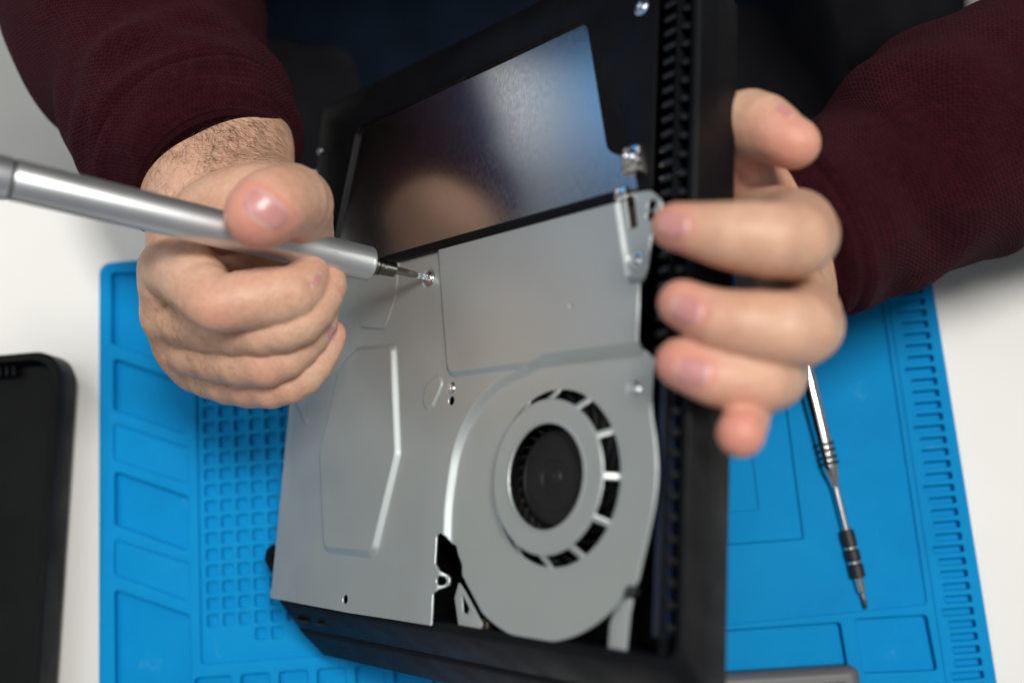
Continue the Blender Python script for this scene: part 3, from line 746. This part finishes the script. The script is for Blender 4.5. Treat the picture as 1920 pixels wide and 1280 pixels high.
body = mesh_obj('body', Pall, F, M_skin, SPc, world=True)
nrmz = np.array([body.data.polygons[0].normal]); 
# flush: pinker at finger ends and knuckles (the colour of the skin itself)
fl = np.zeros(len(Pall))
for (px, py, d, rr, am) in [(474, 430, .354, .016, .95), (560, 330, .38, .008, .2), (585, 512, .392, .008, .5), (408, 590, .370, .010, .45), (622, 625, .415, .007, .6), (495, 700, .390, .008, .3), (505, 745, .405, .008, .25), (560, 400, .37, .01, .2),
                           (1250, 430, .305, .011, .8), (1262, 575, .306, .012, .8), (1258, 690, .306, .013, .9), (1385, 815, .295, .013, .9), (1480, 265, .345, .012, .8), (1340, 600, .30, .010, .3), (1330, 700, .30, .01, .3), (1400, 330, .38, .02, .4)]:
    q = pt(px, py, d); dd = np.linalg.norm(Pall-q, axis=1); fl = np.maximum(fl, am*np.exp(-(dd/rr)**2))
# nail folds: the skin swells round a nail and dips under it
def fold(cx, cy, hw, hl, ang, px0, amp):
    me = body.data; n = len(me.vertices); nn = np.zeros(n*3, np.float32); me.vertices.foreach_get('normal', nn); nn = nn.reshape(-1, 3)
    q = w2c(Pall); px = q[:, 0]/q[:, 2]*FPX+CX; py = q[:, 1]/q[:, 2]*FPX+CY
    ca, sa = math.cos(math.radians(ang)), math.sin(math.radians(ang)); x = (px-cx)*ca+(py-cy)*sa; y = -(px-cx)*sa+(py-cy)*ca
    e = (np.abs(x/hl)**2.6+np.abs(y/hw)**2.6)**(1/2.6)
    ok = (np.linalg.norm(Pall-pt(cx, cy, px0), axis=1) < .022) & (np.einsum('ij,ij->i', nn, Pall-CAM0) < 0)
    side = np.clip(.75-.45*y/np.maximum(hw*e, 1e-6), .12, 1.2)
    dsp = amp*side*np.exp(-((e-1.20)/.13)**2) - amp*.75*sstep((1.02-e)/.14)
    Pall[ok] += nn[ok]*dsp[ok, None]
fold(498, 394, 30, 48, 36, .357, .0016)
for a_ in ((1264, 423, 24, 29, 4, .300, .0007), (1288, 580, 26, 33, 24, .300, .0007), (1298, 696, 27, 36, 12, .300, .0007)): fold(*a_)
def crease(line, depth, amp, wpx):
    me = body.data; n = len(me.vertices); nn = np.zeros(n*3, np.float32); me.vertices.foreach_get('normal', nn); nn = nn.reshape(-1, 3)
    ok = np.where(np.linalg.norm(Pall-pt(*line[len(line)//2], depth), axis=1) < .035)[0]; ok = ok[np.einsum('ij,ij->i', nn[ok], Pall[ok]-CAM0) < 0]
    q = w2c(Pall[ok]); px = q[:, 0]/q[:, 2]*FPX+CX; py = q[:, 1]/q[:, 2]*FPX+CY
    C = sampled(line, 6); d = np.full(len(ok), 1e9); tt = np.zeros(len(ok))
    for i, c in enumerate(C):
        dd = np.hypot(px-c[0], py-c[1]); m_ = dd < d; d[m_] = dd[m_]; tt[m_] = i/(len(C)-1)
    taper = np.sin(np.pi*np.clip(tt, .08, .92))
    Pall[ok] += nn[ok]*(-amp*np.exp(-(d/wpx)**2)*taper + amp*.35*np.exp(-((d-2.3*wpx)/wpx)**2)*taper)[:, None]
for ln, dp, am, wd in [([(560, 318), (590, 352), (597, 400), (583, 440)], .385, .0007, 4), ([(585, 330), (606, 370), (606, 415)], .39, .0005, 4), ([(410, 480), (428, 492), (445, 512)], .375, .0008, 5),
                       ([(388, 555), (400, 575), (396, 600)], .37, .0004, 4), ([(402, 550), (416, 572), (410, 602)], .37, .0004, 4), ([(468, 628), (474, 640), (470, 655)], .385, .0004, 3), ([(490, 628), (497, 642), (493, 657)], .385, .0004, 3), ([(515, 625), (521, 638), (516, 652)], .385, .0003, 3),
                       ([(478, 672), (484, 688), (480, 704)], .395, .0004, 3), ([(500, 670), (507, 688), (502, 706)], .395, .0004, 3), ([(482, 722), (488, 736), (484, 750)], .405, .0004, 3), ([(505, 722), (512, 738), (507, 752)], .405, .0003, 3),
                       ([(540, 520), (546, 550), (538, 590)], .38, .0004, 4), ([(330, 410), (400, 350), (480, 318), (540, 315)], .42, .0007, 5), ([(300, 590), (350, 640), (420, 665)], .41, .0004, 5),
                       ([(1330, 400), (1336, 440), (1328, 480)], .30, .0005, 5), ([(1345, 545), (1352, 590), (1340, 630)], .30, .0005, 5), ([(1350, 665), (1356, 705), (1346, 745)], .30, .0005, 5), ([(1440, 395), (1452, 445), (1440, 495)], .30, .0004, 6), ([(1450, 560), (1464, 605), (1452, 655)], .30, .0004, 6)]: crease(ln, dp, am, wd)
me = body.data; Mi = np.array((SPc.matrix_basis).inverted()); me.vertices.foreach_set('co', (Pall @ Mi[:3, :3].T + Mi[:3, 3]).ravel().astype(np.float32)); me.update()
for (cx, cy, hw, hl, an, d_) in ((498, 394, 30, 48, 36, .357), (1264, 423, 24, 29, 4, .300), (1288, 580, 26, 33, 24, .300), (1298, 696, 27, 36, 12, .300)):
    q = w2c(Pall); px = q[:, 0]/q[:, 2]*FPX+CX; py = q[:, 1]/q[:, 2]*FPX+CY
    ca, sa = math.cos(math.radians(an)), math.sin(math.radians(an)); x = (px-cx)*ca+(py-cy)*sa; y = -(px-cx)*sa+(py-cy)*ca
    e = (np.abs(x/hl)**2.4+np.abs(y/hw)**2.4)**(1/2.4); near = np.linalg.norm(Pall-pt(cx, cy, d_), axis=1) < .02
    fl = np.where(near, np.maximum(fl, .75*np.exp(-((e-1.15)/.35)**2)), fl)
at = body.data.attributes.new('flush', 'FLOAT', 'POINT'); at.data.foreach_set('value', fl.astype(np.float32))
BV = BVHTree.FromPolygons(Pall[:len(P1)+len(P2)].tolist(), F[:len(T1)+len(Q1)+len(T2_)+len(Q2)])

def nail(cx, cy, hw, hl, ang, dmin, parent, lift=.0004, mat=M_nail, dist='-x'):
    """superellipse patch laid on the finger; hw across, hl along, ang = direction of the finger in the picture"""
    ca, sa = math.cos(math.radians(ang)), math.sin(math.radians(ang)); V = []; F = []; AL = []; nr, nt = 7, 28; O = Vector(CAM0)
    for i in range(nr+1):
        for j in range(nt):
            t = 2*math.pi*j/nt; c, s = math.cos(t), math.sin(t); e = 2/2.6
            x = math.copysign(abs(c)**e, c)*hl*i/nr; y = math.copysign(abs(s)**e, s)*hw*i/nr
            AL.append(.5+.5*(x/hl if dist == '-x' else -y/hw))
            px = cx+x*ca-y*sa; py = cy+x*sa+y*ca
            d = Vector(c2w(ray(px, py)))-O; d.normalize(); h = BV.ray_cast(O, d)
            p = h[0] if h[0] is not None else None
            if p is None: p = Vector(V[-1]) if V else Vector(pt(px, py, dmin)); V.append(tuple(p)); continue
            lf = lift*(1-.0*i/nr) if i < nr else -.0002
            V.append(tuple(p - d*lf))
    for i in range(nr):
        for j in range(nt):
            k = (j+1) % nt; F.append((i*nt+j, i*nt+k, (i+1)*nt+k, (i+1)*nt+j))
    o = mesh_obj('fingernail', V, F, mat, parent, world=True)
    at = o.data.attributes.new('along', 'FLOAT', 'POINT'); at.data.foreach_set('value', np.array(AL, np.float32)); return o
nail(498, 394, 30, 48, 36, .35, SPc, .0005, dist='y')
nail(1264, 423, 24, 29, 4, .30, SPc, .0006); nail(1288, 580, 26, 33, 24, .30, SPc, .0006); nail(1298, 696, 27, 36, 12, .30, SPc, .0006)
nail(1470, 208, 8, 22, 35, .34, SPc)
nail(622, 624, 9, 18, -65, .41, SPc)
nail(594, 526, 7, 18, -64, .39, SPc)

# body hair on wrist and knuckles
def hairs(name, boxes, n, ln, parent):
    V = []; F = []
    O = Vector(CAM0); got = 0; tries = 0
    while got < n and tries < n*12:
        tries += 1
        x0, y0, x1, y1, dx, dy = boxes[random.randrange(len(boxes))]
        px = random.uniform(x0, x1); py = random.uniform(y0, y1)
        d = Vector(c2w(ray(px, py)))-O; d.normalize(); h = BV.ray_cast(O, d)
        if h[0] is None or h[3] > .52 or (name == 'wrist_hair' and w2c(np.array(h[0][:]))[2] < .404+.00010*max(0, 330-py)*0): continue
        p = np.array(h[0][:]); nn = np.array(h[1][:]); 
        if nn @ np.array(d[:]) > 0: nn = -nn
        a = math.atan2(dy, dx)+random.gauss(0, .55)
        g = np.array([math.cos(a), math.sin(a), 0]) @ RW.T; g = g-nn*(g@nn); g = nrm(g); sd = nrm(np.cross(g, nn))
        l = ln*random.uniform(.5, 1.3); w_ = .000045; cur = random.uniform(-.5, .5); base = len(V); K = 5
        for i in range(K+1):
            t = i/K; c = p + g*l*t + nn*(l*.16*math.sin(t*2.6)) + sd*cur*l*t*t; ww = w_*(1-.75*t)
            for q in range(3):
                b = 2*math.pi*q/3; V.append(c + ww*(math.cos(b)*sd+math.sin(b)*nn))
        for i in range(K):
            for q in range(3):
                r2 = (q+1) % 3; F.append((base+i*3+q, base+i*3+r2, base+(i+1)*3+r2, base+(i+1)*3+q))
        got += 1
    o = mesh_obj(name, V, F, M_hair, parent, world=True); tag(o, kind='stuff'); return o
hairs('wrist_hair', [(275, 215, 520, 385, .5, .75), (380, 215, 530, 330, .6, .6), (300, 225, 500, 300, .4, .8)], 950, .0080, SPc)
hairs('knuckle_hair', [(330, 655, 440, 730, .7, .5), (285, 560, 350, 640, .5, .8)], 90, .0055, SPc)

# sleeves
def wr(cfg):
    ph = [(random.uniform(0, 6.28), random.uniform(0, 6.28)) for _ in range(8)]
    def f(s, t):
        a = 0
        for i, (p, q) in enumerate(ph):
            a = a + np.sin(s*cfg[0]*(1+.35*i)+p+1.2*np.sin(t*(1+i % 3)+q))*np.sin(t*(1+i % 4)+q)/(1+.5*i)
        return a*cfg[1]*sstep(s*6) - .0011*np.exp(-((s*cfg[2]-29)/1.1)**2) + .0006*np.exp(-((s*cfg[2]-32)/1.5)**2)
    return f
sweater = None
def sleeve(js, cfgs, name='sleeve', inner=.0):
    C = sampled([np.concatenate([j[0], [j[1]]]) for j in js], 16)
    c, r = C[:, :3], C[:, 3]
    T = nrm(c[1]-c[0])
    # rolled inner edge: go back inside the opening
    pre_c = [c[0]+T*.020, c[0]+T*.010, c[0]+T*.002, c[0]-T*.0006, c[0]-T*.0006]; pre_r = [r[0]-.0044, r[0]-.0040, r[0]-.0036, r[0]-.0026, r[0]-.0010]
    cfgs = (*cfgs, len(c)+4)
    o = tube(name, np.concatenate([pre_c, c]), np.concatenate([pre_r, r]), M_knit, sweater, 96, False, wr(cfgs), True)
    return o
# trunk part of the sweater
def superell(z, cx, cy, rx, ry, n=48, dz=0.0):
    return [(cx+rx*math.copysign(abs(math.cos(t))**.5, math.cos(t)), cy+ry*math.copysign(abs(math.sin(t))**.5, math.sin(t)), z) for t in np.linspace(0, 2*math.pi, n, endpoint=False)]
sw = [(-.16, 0, .465, .155, .115), (.1, 0, .465, .150, .115), (.25, -.01, .465, .165, .115), (.38, -.01, .465, .205, .100), (.45, -.01, .46, .17, .085), (.49, -.01, .45, .08, .07), (.50, -.01, .45, .07, .06)]
lp = [[(x, y-.40, z+.74) for x, y, z in superell(a, *b)] for a, *b in sw]
sweater = loft('sweater', lp, M_trouser if False else M_knit, SPc, deg=80)
sweater.data.uv_layers.new(name='UVMap')
sleeve([J3(404, 326, .446, 146), J3(388, 302, .450, 186), J3(362, 258, .460, 202), J3(322, 185, .478, 206), J3(276, 90, .500, 218), J3(225, -40, .530, 226), (elR, .062), (elR*.5+shR*.5, .068), (shR, .080)], (22, .0022))
sleeve([J3(1466, 456, .409, 143), J3(1481, 448, .4094, 162), J3(1548, 418, .412, 178), J3(1640, 370, .420, 190), J3(1748, 292, .428, 218), J3(1880, 232, .438, 228), J3(2020, 190, .452, 232), (elL, .066), (elL*.5+shL*.5, .068), (shL, .080)], (24, .0020))
# apron: down the chest and over the lap
path = sampled([(.11, -.055, .175), (.19, -.052, .180), (.26, -.050, .183), (.315, -.038, .178), (.338, .010, .172), (.343, .10, .166), (.347, .22, .150), (.350, .32, .125)], 8)
V = []; F = []; nx = 41
for i, (yy, zz, hw) in enumerate(path):
    for k in range(nx):
        x = -1+2*k/(nx-1); lap = 1 if yy < .3 else max(0, 1-(zz+.05)/.06)
        f = .003*math.sin(x*9+yy*20)+.002*math.sin(x*23+zz*30+1)
        V.append((x*hw, yy+(1-lap)*(.05*x*x*x*x+f)-.40, zz+.74-lap*(.05*abs(x)**4-.012*math.cos(x*math.pi*2)-f)))
for i in range(len(path)-1):
    for k in range(nx-1): F.append((i*nx+k, i*nx+k+1, (i+1)*nx+k+1, (i+1)*nx+k))
apr = mesh_obj('apron', V, F, M_apron, SPc); md = apr.modifiers.new('thickness', 'SOLIDIFY'); md.thickness = .003
for s_ in (-1, 1):
    C = sampled([np.array([s_*.085, .47, -.13, .088]), np.array([s_*.13, .30, -.145, .088]), np.array([s_*.14, .12, -.150, .075]), np.array([s_*.14, .0, -.165, .062]), np.array([s_*.14, -.03, -.25, .055]), np.array([s_*.14, .02, -.70, .05])], 8)
    tube('trouser_leg', C[:, :3], C[:, 3], M_trouser, SPc, 32)
chair = empty('chair', Matrix.Translation((.035, .60, -.74)), label='black upholstered chair under the seated person at the dark top of the view', cat='chair')
ch = [[(p[0], p[1], z) for p in rect(-.34+i, -.24+i, .34-i, .28-i, .06, 6)] for z, i in ((.40, .02), (.42, .0), (.47, .0), (.49, .02))]
loft('seat', ch, M_trouser, chair, deg=60)
bk = [[(p[0], .26+.05*k_+(-p[0]*p[0]*.4), .55+p[1]) for p in rect(-.24, 0, .24, .55, .07, 6)] for k_ in (0, 1)]
loft('backrest', bk, M_trouser, chair, deg=40)
tube('post', np.array([(0, .60, -.74+.03), (0, .60, -.34)]), np.array([.028, .028]), M_chrome, chair, 20)
for k_ in range(5):
    a_ = k_*2*math.pi/5; tube('leg', np.array([(0, .60, -.70), (.28*math.cos(a_), .60+.28*math.sin(a_), -.715)]), np.array([.024, .016]), M_rubber, chair, 14)

# ---------------------------------------------------------------- the wall that the bare metal mirrors, and a cabinet added for its reflection
wall = box('wall', (-2.6, .3, .5), (.1, 5, 2.6), M_wall); tag(wall, kind='structure')
cab = empty('reflection_cabinet', Matrix.Translation((-1.45, 1.15, -.74)), label='unseen blue cabinet added to give the bare drive lid its blue blur', cat='cabinet')  # invented, out of view: puts blue and white into the lid's reflection
box('carcass', (0, 0, 1.14), (.42, .62, .52), M_reflblue, cab, .004)
for y_ in (-.155, .155):
    box('door', (.215, y_, 1.14), (.016, .298, .50), M_reflblue, cab, .003); box('handle', (.232, y_*.15, 1.14), (.012, .012, .12), M_chrome, cab, .003)
box('plinth', (0, 0, .43), (.42, .62, .86), M_table, cab, .004)  # white part added for the pale patch mirrored in the lid
box('plinth_door', (.215, 0, .42), (.016, .60, .70), M_table, cab, .003)
